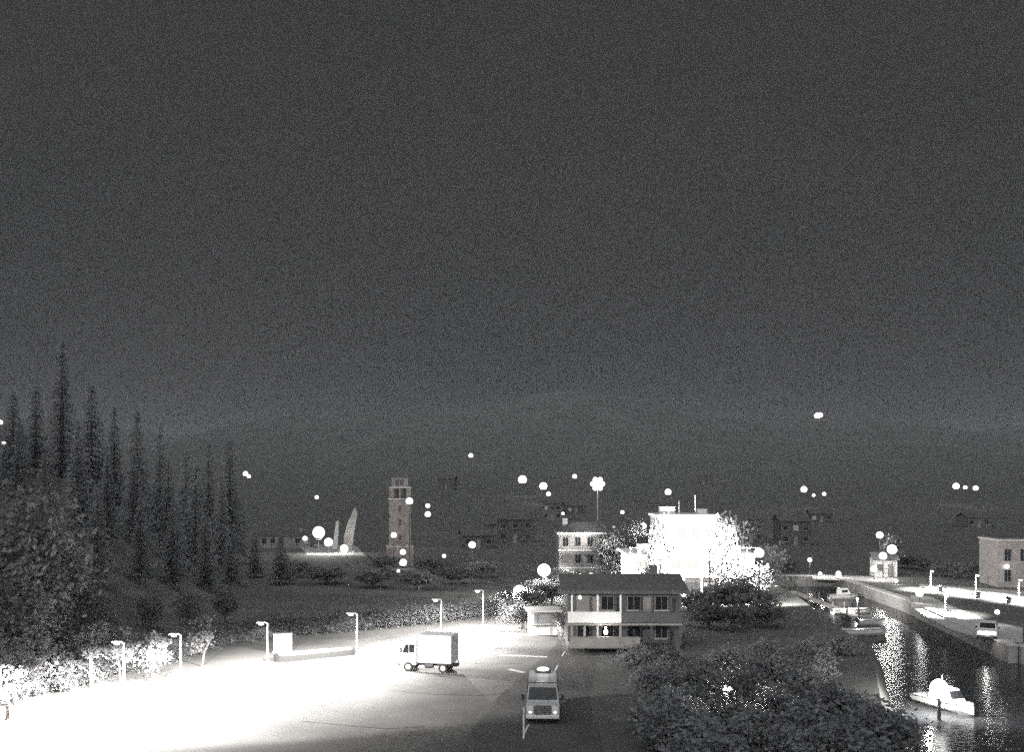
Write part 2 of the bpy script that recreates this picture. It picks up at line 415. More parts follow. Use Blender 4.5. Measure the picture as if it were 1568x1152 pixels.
def flood_mast(loc, h, wd, label, watts, rows=2, cols=3):
    t = thing('floodlight_mast', label, 'floodlight mast', loc)
    part('mast', MB().path([(0,0,-0.5), (0,0,h)], [0.22, 0.13], 10), M_steel, t)
    part('crossbar', MB().box((0,0,h), (wd*1.1, 0.12, 0.12)), M_steel, t)
    for i in range(7):
        a_ = i*math.pi/3; rr = 0 if i == 6 else wd*0.31
        c = (rr*math.cos(a_), -0.25, h+0.1+rr*math.sin(a_))
        ld = part('lamp_head', MB().tube((c[0], c[1], c[2]), (c[0], c[1]+0.3, c[2]), wd*0.17, wd*0.12, 14), M_steel, t)
        part('lens', MB().ball((c[0], c[1]-0.02, c[2]), wd*0.165, 14, 6, (1, 0.35, 1)), E_far, ld)
    if watts: light('bulb', t, (0,-0.8,h), watts, 0.5)
    return t
P = at_d(915, 742, 262); flood_mast((P.x, P.y, height(P.x, P.y)), P.z-height(P.x, P.y), 4.2, 'tall floodlight mast with the brightest lamp bank on the hillside', 3000)

# ------------------------------------------------------------------ trees
def crown_mb(seed, rx, ry, rz_, cz, clumps=60, per=45, leaf=0.22, spread=0.55):
    g = random.Random(seed); mb = MB(); cl = []
    for _ in range(clumps):
        while True:
            v = Vector((g.uniform(-1,1), g.uniform(-1,1), g.uniform(-0.85,1)))
            if 0.35 < v.length < 1.0: break
        k = 0.75 + 0.35*g.random()
        cl.append(Vector((v.x*rx*k, v.y*ry*k, cz + v.z*rz_*k)))
    for c in cl:
        s = spread*(0.6+0.8*g.random())
        for _ in range(per):
            o = Vector((g.gauss(0,.5), g.gauss(0,.5), g.gauss(0,.4)))*s*1.3
            n = Vector((g.gauss(0,1), g.gauss(0,1), g.gauss(0.5,1))).normalized()
            a = n.orthogonal().normalized(); a = Matrix.Rotation(g.uniform(0,6.28), 3, n) @ a; b = n.cross(a)
            l = leaf*(0.6+0.8*g.random()); p = c+o
            mb.poly([p-a*l, p-b*l*0.55, p+a*l, p+b*l*0.55])
    return mb, cl
def broadleaf(name, label, cat, seed, rx, ry, rz_, cz, group=None, leafm=None, bark=None, clumps=60, per=45, leaf=0.22, spread=0.55, tr=0.16, lean=0.0):
    t = thing(name, label, cat, (0,0,0), 0, group)
    mb, cl = crown_mb(seed, rx, ry, rz_, cz, clumps, per, leaf, spread)
    part('crown', mb, leafm or M_leaf, t)
    g = random.Random(seed+5); tk = MB()
    top = Vector((lean, 0.1, cz-rz_*0.2))
    tk.path([(0,0,-0.4), (lean*.3, 0.05, top.z*0.5), tuple(top)], [tr*1.3, tr, tr*0.7], 8)
    for c in g.sample(cl, min(9, len(cl))):
        s = Vector((0,0,0)).lerp(top, g.uniform(0.55, 1.0)); mid = s.lerp(c, 0.5) + Vector((0,0,0.15))
        tk.path([tuple(s), tuple(mid), tuple(c)], [tr*0.45, tr*0.28, tr*0.1], 5)
    part('trunk', tk, bark or M_bark, t)
    return t
def conifer(name, label, seed, h, rb, group=None):
    g = random.Random(seed); t = thing(name, label, 'tree', (0,0,0), 0, group); mb = MB()
    lv = int(h*3.6)
    for i in range(lv):
        f = i/lv; z = h*(0.10+0.90*f)+g.uniform(-.12,.12); rr = rb*(1-f)**0.85*g.uniform(0.55, 1.15)+0.12
        nb_ = max(4, int(10*(1-f))+3)
        for k in range(nb_):
            a = 6.283*k/nb_ + g.uniform(0,.8); L_ = rr*g.uniform(0.7, 1.1); dv = Vector((math.cos(a), math.sin(a), 0)); sd = Vector((-dv.y, dv.x, 0))
            seg = max(2, int(L_/0.38))
            for s in range(seg):
                q = (s+0.6)/seg; c = dv*(L_*q) + Vector((0,0,z - 0.42*L_*q*q + 0.05*q + g.uniform(-.08,.08)))
                w_ = 0.50*(1-0.5*q)*(0.6+0.6*g.random())*min(1, L_+.3)
                for sg in (-1, 1):
                    tip = c + dv*0.30 + sd*sg*w_ + Vector((0,0,-g.uniform(0.05,0.32)))
                    mb.poly([c-dv*0.14, c+dv*0.22, tip])
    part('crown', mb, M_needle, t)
    part('trunk', MB().path([(0,0,-0.6), (0,0,h*0.5), (0,0,h*0.99)], [h*0.018+0.05, h*0.011, 0.02], 8), M_bark, t)
    return t
def place(o, loc, rz=0.0, sc=1.0):
    o.location = loc; o.rotation_euler = (0,0,rz); o.scale = (sc, sc, sc) if not isinstance(sc, tuple) else sc
    return o

# tall spire conifer and the wooded slope
tall = conifer('conifer', 'tallest spire-topped conifer rising above the wooded slope', 1, 21.5, 3.6)
P = at_d(95, 520, 122); place(tall, (P.x, P.y, P.z-21.5))
WL = 'dark conifer among the trees of the wooded slope behind the car park'
protos = [conifer('conifer', WL, 20+k, (15, 13, 11.5, 14)[k], (3.3, 3.0, 2.8, 2.4)[k], 'conifers on the wooded slope') for k in range(4)]
woods = []
tops = [(20,600,105),(55,585,112),(140,585,135),(175,620,128),(210,625,150),(245,618,160),(285,640,150),(320,650,165),(352,660,175),(30,640,95),(120,640,104),(165,690,108),
        (205,690,118),(258,700,125),(300,705,135),(340,720,150),(70,690,92),(110,730,88),(150,745,96),(215,760,104),(265,775,112),(315,780,122),(355,800,135),(390,830,150),(430,860,140)]
for i, (x, yy, d) in enumerate(tops):
    o = protos[i] if i < 4 else copy_tree(protos[i % 4])
    P = at_d(x, yy, d); gz = height(P.x, P.y); hh = (15, 13, 11.5, 14)[i % 4]
    sc = (P.z - gz)/hh; k = min(1.5, max(0.5, sc))
    o['label'] = ('dark conifer standing tall along the crest of the wooded slope' if yy < 665 else
                  'dark conifer in the middle of the wooded slope below its crest' if yy < 735 else 'shorter dark conifer low on the wooded slope above the car park')
    place(o, (P.x, P.y, gz), rnd.uniform(0, 6.28), (max(k*0.8, .75), max(k*0.8, .75), k))

SL = 'leafy broadleaf tree at the foot of the wooded slope'
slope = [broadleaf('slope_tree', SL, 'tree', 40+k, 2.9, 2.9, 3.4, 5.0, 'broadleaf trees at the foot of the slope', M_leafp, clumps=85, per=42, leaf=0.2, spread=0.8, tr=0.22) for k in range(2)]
for i, (x, yy, d, s) in enumerate([(8,735,72,1.3),(30,800,74,1.15),(5,850,66,1.0),(45,880,76,1.0),(100,830,84,0.9),(140,900,84,0.8),(20,925,64,0.85),(85,940,76,0.7),(155,930,82,0.75),(12,985,60,0.7),
                                    (230,920,90,0.75),(290,930,95,0.75),(345,940,100,0.7)]):
    o = slope[i] if i < 2 else copy_tree(slope[i % 2])
    P = at_d(x, yy, d); gz = height(P.x, P.y); k = max(0.45, min(1.7, (P.z-gz)/8.4))
    o['label'] = ('large leafy broadleaf tree in front of the conifers on the wooded slope' if k > 1.0 else
                  'small round broadleaf tree on the dark grass behind the car park hedge' if x > 200 else 'middling broadleaf tree just behind the lit car park trees')
    place(o, (P.x, P.y, gz), rnd.uniform(0, 6.28), k)

# lit street trees at the car park's edge
CL = [('slim pale-barked tree with glare-lit leaves, first at the car park corner', 55, 1078, 3.4),
      ('small tree with forked dark trunk beside the car park, leaves lit from below', 100, 1064, 3.6),
      ('small tree with a broad lit crown between two dark trunks by the car park', 150, 1066, 4.2),
      ('dark-trunked small tree next to the lamp post in the car park hedge', 196, 1058, 3.4),
      ('low bushy tree with a grey crown behind the second lamp post', 246, 1058, 3.0),
      ('narrow tall shrub leaning up, glare-lit, between the lamp posts', 322, 1030, 3.3)]
for i, (lb, x, yy, h) in enumerate(CL):
    q = at(x, yy); q.x -= 1.5; q.y += 2.5
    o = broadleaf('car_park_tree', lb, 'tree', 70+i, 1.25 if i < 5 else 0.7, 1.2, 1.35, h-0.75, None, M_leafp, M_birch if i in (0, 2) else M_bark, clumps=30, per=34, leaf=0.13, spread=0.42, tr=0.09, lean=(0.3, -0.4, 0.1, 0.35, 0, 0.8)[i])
    place(o, tuple(q), i*1.3)
HL = 'clipped leafy hedge clump along the back edge of the car park'
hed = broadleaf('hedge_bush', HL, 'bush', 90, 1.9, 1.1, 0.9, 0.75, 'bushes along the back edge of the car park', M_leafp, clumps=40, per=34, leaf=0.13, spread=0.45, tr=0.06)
hp = [(-33, 66), (-31.5, 69), (-31, 72.5), (-29.5, 76), (-28, 80), (-27, 84), (-25.5, 88.5), (-22.5, 91.8), (-19, 94.2), (-15.5, 96.5), (-12, 98.8), (-8.5, 101.3), (-5.2, 104.4), (-2, 107.8)]
hp = [q_ for a_, b_ in zip(hp, hp[1:] + [hp[-1]]) for q_ in (a_, ((a_[0]+b_[0])/2, (a_[1]+b_[1])/2))][:-1]
for i, (x, yy) in enumerate(hp):
    o = hed if i == 0 else copy_tree(hed)
    o['label'] = ('leafy hedge clump under the lit trees at the corner of the car park' if yy < 80 else
                  'leafy hedge clump behind the utility cabinet and long kerbed island' if yy < 96 else 'leafy hedge clump behind the box truck, towards the lane trees')
    place(o, (x, yy, height(x, yy)), R(30)+rnd.uniform(-.3, .3), rnd.uniform(0.75, 1.1))

# shrubs and small trees on the lawn in front of the harbour
BL = 'grey-leaved shrub in the dense planting between the road and the harbour'
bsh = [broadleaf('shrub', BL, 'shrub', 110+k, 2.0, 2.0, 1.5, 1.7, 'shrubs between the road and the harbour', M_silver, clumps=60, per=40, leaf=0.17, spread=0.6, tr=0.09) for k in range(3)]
sp = []
g2 = random.Random(5)
for yy in (47, 52, 57, 62, 67, 72, 77, 81):
    x0 = 8.5 + (yy-47)*0.02; x1 = 23 if yy < 60 else 31
    x = x0 + g2.uniform(0, 1.5)
    while x < x1 - 0.5:
        sp.append((x + g2.uniform(-.6, .6), yy + g2.uniform(-1.6, 1.6))); x += g2.uniform(3.1, 4.2)
k = 0
for x, yy in sp:
    if inside(x+1.5, yy): continue
    if abs(x-13.5) < 6.5 and yy > 78: continue
    if abs(x-13.1) < 1.6 and abs(yy-56.5) < 3.0: continue
    o = bsh[k] if k < 3 else copy_tree(bsh[k % 3]); k += 1
    sc_ = g2.uniform(0.7, 1.05) * (1.0 if yy < 60 else 0.62); place(o, (x, yy, 0), g2.uniform(0, 6.28), (sc_*1.15, sc_*1.15, sc_*0.85))
    o['label'] = ('grey-leaved shrub on the bank at the edge of the harbour water' if inside(x+5, yy) else
                  'grey-leaved shrub beside the kerb of the road with the minibus' if x < 11.5 and yy < 75 else
                  'low grey-leaved shrub in front of the guesthouse deck' if yy > 72 else
                  'grey-leaved shrub in the dense middle of the planting between road and harbour')

# lamp half hidden behind a tree
q = at(1122, 1128); globe_lamp((q.x, q.y+1.5, 0), 2.3, 0.30, 'globe lamp half hidden behind the leaves of a small tree', None, 500, E_lamp)
o = broadleaf('small_tree', 'thin-leaved small tree with a lamp glittering through its crown', 'tree', 131, 1.2, 0.8, 1.9, 2.2, None, M_leafp, clumps=46, per=26, leaf=0.13, spread=0.42, tr=0.07)
place(o, (q.x+0.1, q.y-0.4, 0))

# ------------------------------------------------------------------ vehicles
def wheel(parent, c, r_, w_, axis='Y'):
    d = Vector((0, w_/2, 0)) if axis == 'Y' else Vector((w_/2, 0, 0))
    c = Vector(c)
    tw = part('wheel', MB().tube(c-d, c+d, r_, r_, 18), M_tyre, parent, 0.02)
    rim = MB(); rim.tube(c-d*1.06, c+d*1.06, r_*0.58, r_*0.58, 14)
    part('rim', rim, M_steel, tw)
    return tw
def side_profile(pts, y0, y1, inset=0.0):
    """closed body from a side outline (x, z), with the roof narrower"""
    zs = [z for _, z in pts]; zm = max(zs)
    def ring(sgn):
        return [(x, sgn*(y1 - inset*sstep(z, zm*0.45, zm)), z) for x, z in pts]
    return MB().loft([ring(-1), ring(1)])
# white box truck on the car park, cab to the west
q = at(659, 1027)
tr = thing('box_truck', 'small white box truck with dark cab windows parked under the lamps', 'truck', tuple(q), R(-14))
part('chassis', MB().box((0.1, 0, 0.52), (4.3, 0.8, 0.18)), M_dark, tr)
part('cargo_box', MB().box((0.62, 0, 1.78), (2.75, 1.86, 2.15)), M_vanw, tr, 0.05)
for sx in (-0.72, 1.96):
    part('corner_trim', MB().box((sx, -0.945, 1.78), (0.06, 0.03, 2.1)), M_steel, tr)
cab = part('cab', side_profile([(-0.86, 0.5), (-0.86, 2.18), (-1.0, 2.25), (-1.75, 2.2), (-2.12, 1.45), (-2.25, 1.3), (-2.25, 0.5)], 0, 0.85, 0.1), M_vanw, tr, 0.05)
part('door_window', MB().poly([(-1.05, -0.835, 1.45), (-1.45, -0.835, 1.45), (-1.45, -0.80, 2.05), (-1.05, -0.80, 2.05)]), M_glass, cab)
part('door_window', MB().poly([(-1.52, -0.838, 1.42), (-1.98, -0.838, 1.42), (-1.75, -0.802, 2.02), (-1.52, -0.80, 2.05)]), M_glass, cab)
part('windscreen', MB().poly([(-2.15, -0.7, 1.47), (-2.15, 0.7, 1.47), (-1.80, 0.65, 2.12), (-1.80, -0.65, 2.12)]), M_glass, cab)
part('mirror', MB().box((-2.02, -1.02, 1.65), (0.1, 0.16, 0.34)), M_plast, cab)
part('headlight', MB().box((-2.262, -0.6, 0.85), (0.03, 0.3, 0.18)), M_steel, cab)
part('headlight', MB().box((-2.262, 0.6, 0.85), (0.03, 0.3, 0.18)), M_steel, cab)
part('bumper', MB().box((-2.28, 0, 0.52), (0.12, 1.7, 0.22)), M_plast, tr)
part('tail_light', MB().box((2.02, -0.8, 0.62), (0.05, 0.2, 0.12)), M_plast, tr)
part('tail_light', MB().box((2.02, 0.8, 0.62), (0.05, 0.2, 0.12)), M_plast, tr)
part('mudguard', MB().box((1.35, -0.9, 0.68), (1.05, 0.1, 0.12)), M_plast, tr)
part('fuel_tank', MB().tube((-0.15, -0.72, 0.5), (0.5, -0.72, 0.5), 0.2, 0.2, 12), M_dark, tr)
for x_ in (-1.5, 1.3):
    for s in (-1, 1): wheel(tr, (x_, s*0.78, 0.36), 0.36, 0.24)

# minibus facing the camera
q = at(831, 1110)
vn = thing('minibus', 'pale minibus seen front-on with lit roof lamp stopped on the road', 'minibus', (q.x, q.y, 0), R(-92))
prof = [(0.0, 0.38), (0.0, 0.95), (0.10, 1.12), (0.55, 1.28), (0.95, 2.02), (1.3, 2.16), (5.4, 2.2), (5.6, 2.05), (5.65, 0.4)]
body = part('body', side_profile([(-x, z) for x, z in prof][::-1], 0, 1.02, 0.14), M_vanp, vn, 0.05)
part('windscreen', MB().poly([(-0.575, -0.88, 1.345), (-0.575, 0.88, 1.345), (-0.935, 0.80, 2.02), (-0.935, -0.80, 2.02)][::1]).poly([(-0.56, -0.88, 1.36), (-0.56, 0.88, 1.36), (-0.92, 0.80, 2.03), (-0.92, -0.80, 2.03)]), M_glass, body)
gr = part('grille', MB().box((0.015, 0, 0.86), (0.05, 1.02, 0.52)), M_plast, vn)
for k in range(4): part('grille_bar', MB().box((0.045, 0, 0.68+k*0.12), (0.03, 0.98, 0.035)), M_steel, gr)
for s in (-1, 1):
    hl = part('headlight', MB().box((0.0, s*0.76, 0.88), (0.09, 0.36, 0.36)), M_vanw, vn, 0.03)
    part('lens', MB().ball((0.04, s*0.74, 0.72), 0.09, 10, 6, (0.5, 1.4, 0.8)), E_soft, hl)
    mr = part('mirror', MB().box((-0.55, s*1.2, 1.5), (0.12, 0.2, 0.32)), M_plast, vn, 0.03)
    part('mirror_arm', MB().tube((-0.55, s*0.98, 1.42), (-0.55, s*1.14, 1.46), 0.025), M_plast, mr)
    for k in range(3):
        part('side_window', MB().box((-1.7-k*1.25, s*0.952, 1.66), (1.1, 0.03, 0.5)), M_glass, body)
    part('indicator', MB().box((0.0, s*0.93, 1.1), (0.08, 0.12, 0.09)), M_polew, vn)
part('bumper', MB().box((0.06, 0, 0.46), (0.16, 2.0, 0.22)), M_polew, vn, 0.04)
part('number_plate', MB().box((0.148, 0, 0.46), (0.02, 0.52, 0.11)), M_vanw, vn)
part('wiper', MB().tube((-0.545, 0.1, 1.36), (-0.71, 0.72, 1.67), 0.015), M_plast, vn)
part('wiper', MB().tube((-0.545, -0.65, 1.36), (-0.71, -0.02, 1.67), 0.015), M_plast, vn)
part('roof_seam', MB().box((-1.55, 0, 2.19), (0.1, 1.66, 0.03)), M_plast, body)
rl = part('roof_lamp', MB().box((-4.8, 0, 2.27), (0.6, 1.0, 0.14)), M_plast, vn, 0.03)
part('lens', MB().ball((-4.7, 0, 2.42), 0.40, 12, 8, (0.7, 1.0, 0.35)), E_far, rl)
for x_ in (-1.0, -4.6):
    for s in (-1, 1): wheel(vn, (x_, s*0.88, 0.36), 0.36, 0.22)
light('bulb', rl, (-3.9, 0, 3.2), 25, 0.2)

q = at(802, 1132)
t = thing('marker_post', 'thin white marker post with a cap in front of the minibus', 'post', tuple(q))
part('shaft', MB().tube((0,0,-0.2), (0,0,1.7), 0.055, 0.055, 10), M_vanw, t)
part('cap', MB().tube((0,0,1.7), (0,0,1.76), 0.075, 0.05, 10), M_polew, t)
part('reflector', MB().box((0,-0.06,1.45), (0.07, 0.02, 0.14)), M_steel, t)

# car with headlights on the quay
q = at(1522, 980)
cr = thing('parked_car', 'pale hatchback with headlights on, parked on the quay above the water', 'car', (q.x, q.y+1.2, 0), R(-118))
cp = [(2.0, 0.35), (2.05, 0.72), (1.85, 0.88), (0.95, 0.98), (0.25, 1.42), (-1.3, 1.46), (-1.95, 1.0), (-2.0, 0.35)]
cb = part('body', side_profile(cp, 0, 0.86, 0.16), M_vanw, cr, 0.06)
part('windscreen', MB().poly([(0.93, -0.68, 1.02), (0.93, 0.68, 1.02), (0.30, 0.62, 1.41), (0.30, -0.62, 1.41)]), M_glass, cb)
for s in (-1, 1):
    part('side_window', MB().poly([(0.75, s*0.80, 1.03), (-1.45, s*0.80, 1.03), (-1.15, s*0.715, 1.40), (0.25, s*0.715, 1.40)]), M_glass, cb)
    part('headlight', MB().ball((2.0, s*0.6, 0.70), 0.13, 10, 6, (0.5, 1.3, 0.8)), E_lamp, cr)
    part('mirror', MB().box((0.6, s*0.95, 1.02), (0.14, 0.16, 0.12)), M_plast, cr)
    for x_ in (-1.25, 1.25): wheel(cr, (x_, s*0.76, 0.31), 0.31, 0.19)
part('bumper', MB().box((2.03, 0, 0.42), (0.12, 1.6, 0.18)), M_plast, cr, 0.03)
light('bulb', cr, (2.5, 0, 0.7), 60, 0.1)

# traffic island and cabinet on the car park
t = thing('traffic_island', 'long low kerbed island with a rounded nose on the car park', 'traffic island', (0,0,0))
c0, c1 = at(436, 1012), at(535, 1003)
ax = (c1-c0).normalized(); nx = Vector((-ax.y, ax.x, 0))
outl = []
for i in range(9):
    a = math.pi/2 + math.pi*i/8; outl.append(c0 + ax*(math.cos(a)*0.9) + nx*(math.sin(a)*0.9))
for i in range(7):
    a = -math.pi/2 + math.pi*i/6; outl.append(c1 + ax*(math.cos(a)*0.55) + nx*(math.sin(a)*0.55))
def island(scale, z0, z1):
    cen = (c0+c1)/2; return MB().prism([((p-cen).x*scale+cen.x, (p-cen).y*scale+cen.y) for p in outl], z0, z1)
part('kerb', island(1.0, -0.1, 0.5), mat('kerb_shade', (0.016, 0.016, 0.016), 0.8, var=0.1), t, 0.04)  # kerb coloured near black to draw the shadow line along the island
part('planting_bed', island(0.9, 0.45, 0.55), M_kerb, t)
q = at(433, 999)
t = thing('utility_cabinet', 'white utility cabinet with double doors beside a lamp post', 'cabinet', (q.x, q.y, 0), R(10))
part('plinth', MB().box((0,0,0.06), (1.6, 0.7, 0.16)), M_kerb, t)
part('housing', MB().box((0,0,0.84), (1.52, 0.62, 1.4)), M_vanw, t, 0.03)
for s in (-1, 1):
    dr = part('door', MB().box((s*0.37, -0.32, 0.84), (0.68, 0.03, 1.28)), M_vanw, t, 0.01)
    part('handle', MB().box((s*0.08, -0.345, 0.9), (0.04, 0.03, 0.18)), M_dark, dr)
part('lid', MB().box((0,0,1.57), (1.62, 0.72, 0.06)), M_steel, t)

# ------------------------------------------------------------------ buildings
def window(parent, c, w_, h_, pane, frame=M_frame, facing=-1, mull=True):
    """window in a wall that faces -Y (facing=-1) with its outer face at c.y"""
    x, y_, z = c; f = 0.07; fr = MB(); yo = y_ + facing*0.02
    fr.box((x, yo, z+h_/2), (w_+2*f, 0.10, f)).box((x, yo, z-h_/2), (w_+2*f, 0.10, f))
    fr.box((x-w_/2, yo, z), (f, 0.10, h_-f)).box((x+w_/2, yo, z), (f, 0.10, h_-f))
    if mull: fr.box((x, yo, z), (f*0.6, 0.08, h_-f))
    wnd = part('window', fr, frame, parent)
    part('pane', MB().box((x, y_+facing*0.004, z), (w_-f, 0.012, h_-f)), pane, wnd)
    part('sill', MB().box((x, y_+facing*0.09, z-h_/2-0.07), (w_+0.25, 0.2, 0.06)), M_kerb, wnd)
    return wnd
def gable_roof(x0, x1, y0, y1, z0, h, ov=0.35):
    mb = MB(); ym = (y0+y1)/2; th = 0.14
    mb.loft([[(x, y0-ov, z0), (x, ym, z0+h), (x, y1+ov, z0), (x, y1+ov, z0+th), (x, ym, z0+h+th), (x, y0-ov, z0+th)] for x in (x0-ov, x1+ov)])
    return mb
def gable_end(x, y0, y1, z0, h, th=0.2):
    return MB().loft([[(x+s*th/2, y0, z0), (x+s*th/2, y1, z0), (x+s*th/2, (y0+y1)/2, z0+h)] for s in (-1, 1)])

# two-storey guesthouse with white parapet decks
t = thing('guesthouse', 'two-storey building with white deck parapets and slim posts behind the shrubs', 'building', (0,0,0))
X0, X1, Y0, Y1 = 4.9, 14.6, 85.2, 93.0
part('wall', MB().box(((X0+X1)/2, (Y0+Y1)/2, 2.5), (X1-X0, Y1-Y0, 5.1)), M_grey, t)
rf = part('roof', gable_roof(X0, X1, Y0, Y1, 5.06, 1.05, 0.7), M_roof, t)
part('fascia', MB().box(((X0+X1)/2, Y0-0.77, 5.06), (X1-X0+1.5, 0.08, 0.30)), M_grey, rf)
part('gable_wall', gable_end(X0+0.12, Y0, Y1, 5.05, 0.98), M_grey, t)
part('gable_wall', gable_end(X1-0.12, Y0, Y1, 5.05, 0.98), M_grey, t)
part('chimney', MB().box((12.8, 89.1, 6.4), (0.7, 0.6, 1.2)), M_grey, rf)
for zf, xa, xb, yo in ((2.45, 4.75, 14.5, 1.9), (0.62, 4.9, 10.8, 2.6)):
    dk = part('deck', MB().box(((xa+xb)/2, Y0-yo/2, zf), (xb-xa, yo, 0.18)), M_deck, t)
xs_par = [(4.75, 9.3, 2.6, 3.48, 1.9, M_white), (9.36, 14.5, 2.6, 3.48, 1.9, M_grey), (4.9, 10.8, 0.66, 1.45, 2.6, M_cream)]  # lamp-lit left half and unlit right half put into the colours
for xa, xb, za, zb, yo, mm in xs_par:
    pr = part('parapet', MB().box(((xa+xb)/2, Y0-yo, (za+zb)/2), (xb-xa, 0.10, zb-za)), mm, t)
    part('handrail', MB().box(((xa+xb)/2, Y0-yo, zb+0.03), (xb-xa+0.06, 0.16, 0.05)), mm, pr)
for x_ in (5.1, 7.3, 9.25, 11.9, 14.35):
    part('post', MB().box((x_, Y0-1.72, 4.2), (0.14, 0.14, 1.5)), M_white if x_ < 9.5 else M_grey, t)  # posts take the same lit and unlit colour split
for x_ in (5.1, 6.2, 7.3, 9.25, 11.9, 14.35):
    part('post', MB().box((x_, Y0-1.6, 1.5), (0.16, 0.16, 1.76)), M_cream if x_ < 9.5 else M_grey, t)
for x_, lit in ((6.2, 1), (8.3, 0), (10.6, 0), (13.0, 0)):
    window(t, (x_, Y0, 4.05), 1.1, 1.2, E_win if lit else M_glass); window(t, (x_, Y0, 1.6), 1.1, 1.2, M_glass)
for x_ in (7.25, 11.8):
    dr = part('door', MB().box((x_, Y0-0.03, 3.6), (0.85, 0.07, 2.0)), M_deck, t); part('handle', MB().box((x_+0.3, Y0-0.09, 3.6), (0.05, 0.06, 0.16)), M_steel, dr)
lp = part('porch_lamp', MB().box((7.95, Y0-1.95, 2.15), (0.16, 0.14, 0.3)), M_steel, t)
part('lens', MB().ball((7.95, Y0-2.1, 1.85), 0.22, 12, 8, (0.8, 0.8, 1.1)), E_lamp, lp)
light('bulb', lp, (7.8, Y0-2.6, 2.0), 90, 0.15)
lp = part('porch_lamp', MB().box((5.9, Y0-0.12, 4.75), (0.2, 0.2, 0.24)), M_steel, t)
part('lens', MB().ball((5.9, Y0-0.2, 4.55), 0.14, 12, 8), E_lamp, lp)

# three-storey house with rows of windows
t = thing('town_house', 'tall pale house front with rows of small dark windows, lit from below', 'building', (0,0,0))
X0, X1, Y0, Y1 = 6.5, 15.2, 136.0, 145.0
part('wall', MB().box(((X0+X1)/2, (Y0+Y1)/2, 3.6), (X1-X0, Y1-Y0, 7.6)), M_cream, t)
part('cornice', MB().box(((X0+X1)/2, (Y0+Y1)/2, 7.5), (X1-X0+0.5, Y1-Y0+0.5, 0.28)), M_white, t)
rf = part('roof', MB().loft([[(X0-.3, Y0-.3, 7.64), (X1+.3, Y0-.3, 7.64), (X1+.3, Y1+.3, 7.64), (X0-.3, Y1+.3, 7.64)], [(X0+2.2, Y0+2.6, 9.0), (X1-2.2, Y0+2.6, 9.0), (X1-2.2, Y1-2.6, 9.0), (X0+2.2, Y1-2.6, 9.0)]]), M_roof, t)
part('chimney', MB().box((X0+1.0, Y0+3, 8.7), (0.7, 0.7, 1.6)), M_cream, rf)
part('string_course', MB().box(((X0+X1)/2, Y0-0.05, 5.15), (X1-X0+0.1, 0.14, 0.16)), M_white, t)
part('string_course', MB().box(((X0+X1)/2, Y0-0.05, 2.7), (X1-X0+0.1, 0.14, 0.16)), M_white, t)
for r_ in range(3):
    for k in range(5):
        window(t, (X0+0.95+k*1.7, Y0, 1.55+r_*2.4), 0.8, 1.25, E_win if (r_, k) in ((0, 4), (1, 0)) else M_glass)

# floodlit harbour terminal
t = thing('terminal_building', 'white harbour terminal with taller central block, dazzlingly floodlit', 'building', (0,0,0))
X0, X1, Y0, Y1 = 14.6, 29.6, 119.5, 131.0
part('hall_wall', MB().box(((X0+X1)/2, (Y0+Y1)/2, 2.7), (X1-X0, Y1-Y0, 5.6)), M_white, t)
part('hall_roof', MB().box(((X0+X1)/2, (Y0+Y1)/2, 5.62), (X1-X0+1.0, Y1-Y0+1.0, 0.3)), M_white, t, 0.04)
part('block_wall', MB().box((21.9, 125.8, 8.0), (7.2, 7.5, 4.7)), M_white, t)
part('block_roof', MB().box((21.9, 125.8, 10.4), (7.8, 8.1, 0.26)), M_white, t, 0.04)
part('canopy', MB().box((21.5, Y0-1.4, 3.35), (11.5, 2.8, 0.26)), M_white, t, 0.04)
for k in range(6): part('canopy_post', MB().tube((16.2+k*2.15, Y0-2.6, -0.1), (16.2+k*2.15, Y0-2.6, 3.25), 0.09), M_polew, t)
for k in range(7): window(t, (15.7+k*2.1, Y0, 4.5), 1.3, 1.0, E_bright)
for k in range(7):
    if k == 3: dr = part('door', MB().box((15.7+k*2.1, Y0-0.03, 1.2), (1.7, 0.08, 2.3)), M_steel, t); part('handle', MB().box((15.75+k*2.1, Y0-0.1, 1.2), (0.06, 0.06, 0.5)), M_dark, dr)
    else: window(t, (15.7+k*2.1, Y0, 1.6), 1.5, 1.6, E_bright)
for k in range(4): window(t, (19.4+k*1.7, 122.05, 8.2), 1.0, 1.3, E_bright)
FG = 'floodlights in front of the terminal'
for i, (x, yy, h, wt, lb) in enumerate([(17.0, 112.5, 6.2, 26000, 'globe floodlight on a mast before the left end of the terminal canopy'), (22.5, 111.5, 7.5, 40000, 'tallest globe floodlight standing before the terminal centre block'),
                                   (28.5, 113.0, 6.4, 26000, 'globe floodlight on a mast before the basin end of the terminal')]):
    gl = globe_lamp((x, yy, 0), h, 0.55, lb, FG, 0, E_lamp, 0.1)
    fl = light('bulb', gl, (0, 0.75, h), wt, 0.3, spot=150); fl.rotation_euler = (R(78), 0, 0)
tb = bpy.data.objects['terminal_building']
part('roof_unit', MB().box((19.6, 124.0, 11.0), (1.8, 1.5, 1.0)), M_white, tb, 0.04); part('roof_unit', MB().box((24.2, 125.0, 10.85), (1.2, 1.2, 0.7)), M_white, tb, 0.04)
part('roof_unit', MB().box((16.5, 123.0, 6.3), (1.6, 1.4, 1.1)), M_white, tb, 0.04); part('roof_unit', MB().box((27.7, 122.6, 6.2), (1.5, 1.3, 0.9)), M_white, tb, 0.04)
part('antenna', MB().tube((23.0, 123.0, 10.4), (23.0, 123.0, 13.0), 0.04), M_steel, tb); part('antenna', MB().tube((20.9, 122.6, 10.4), (20.9, 122.6, 12.2), 0.03), M_steel, tb)
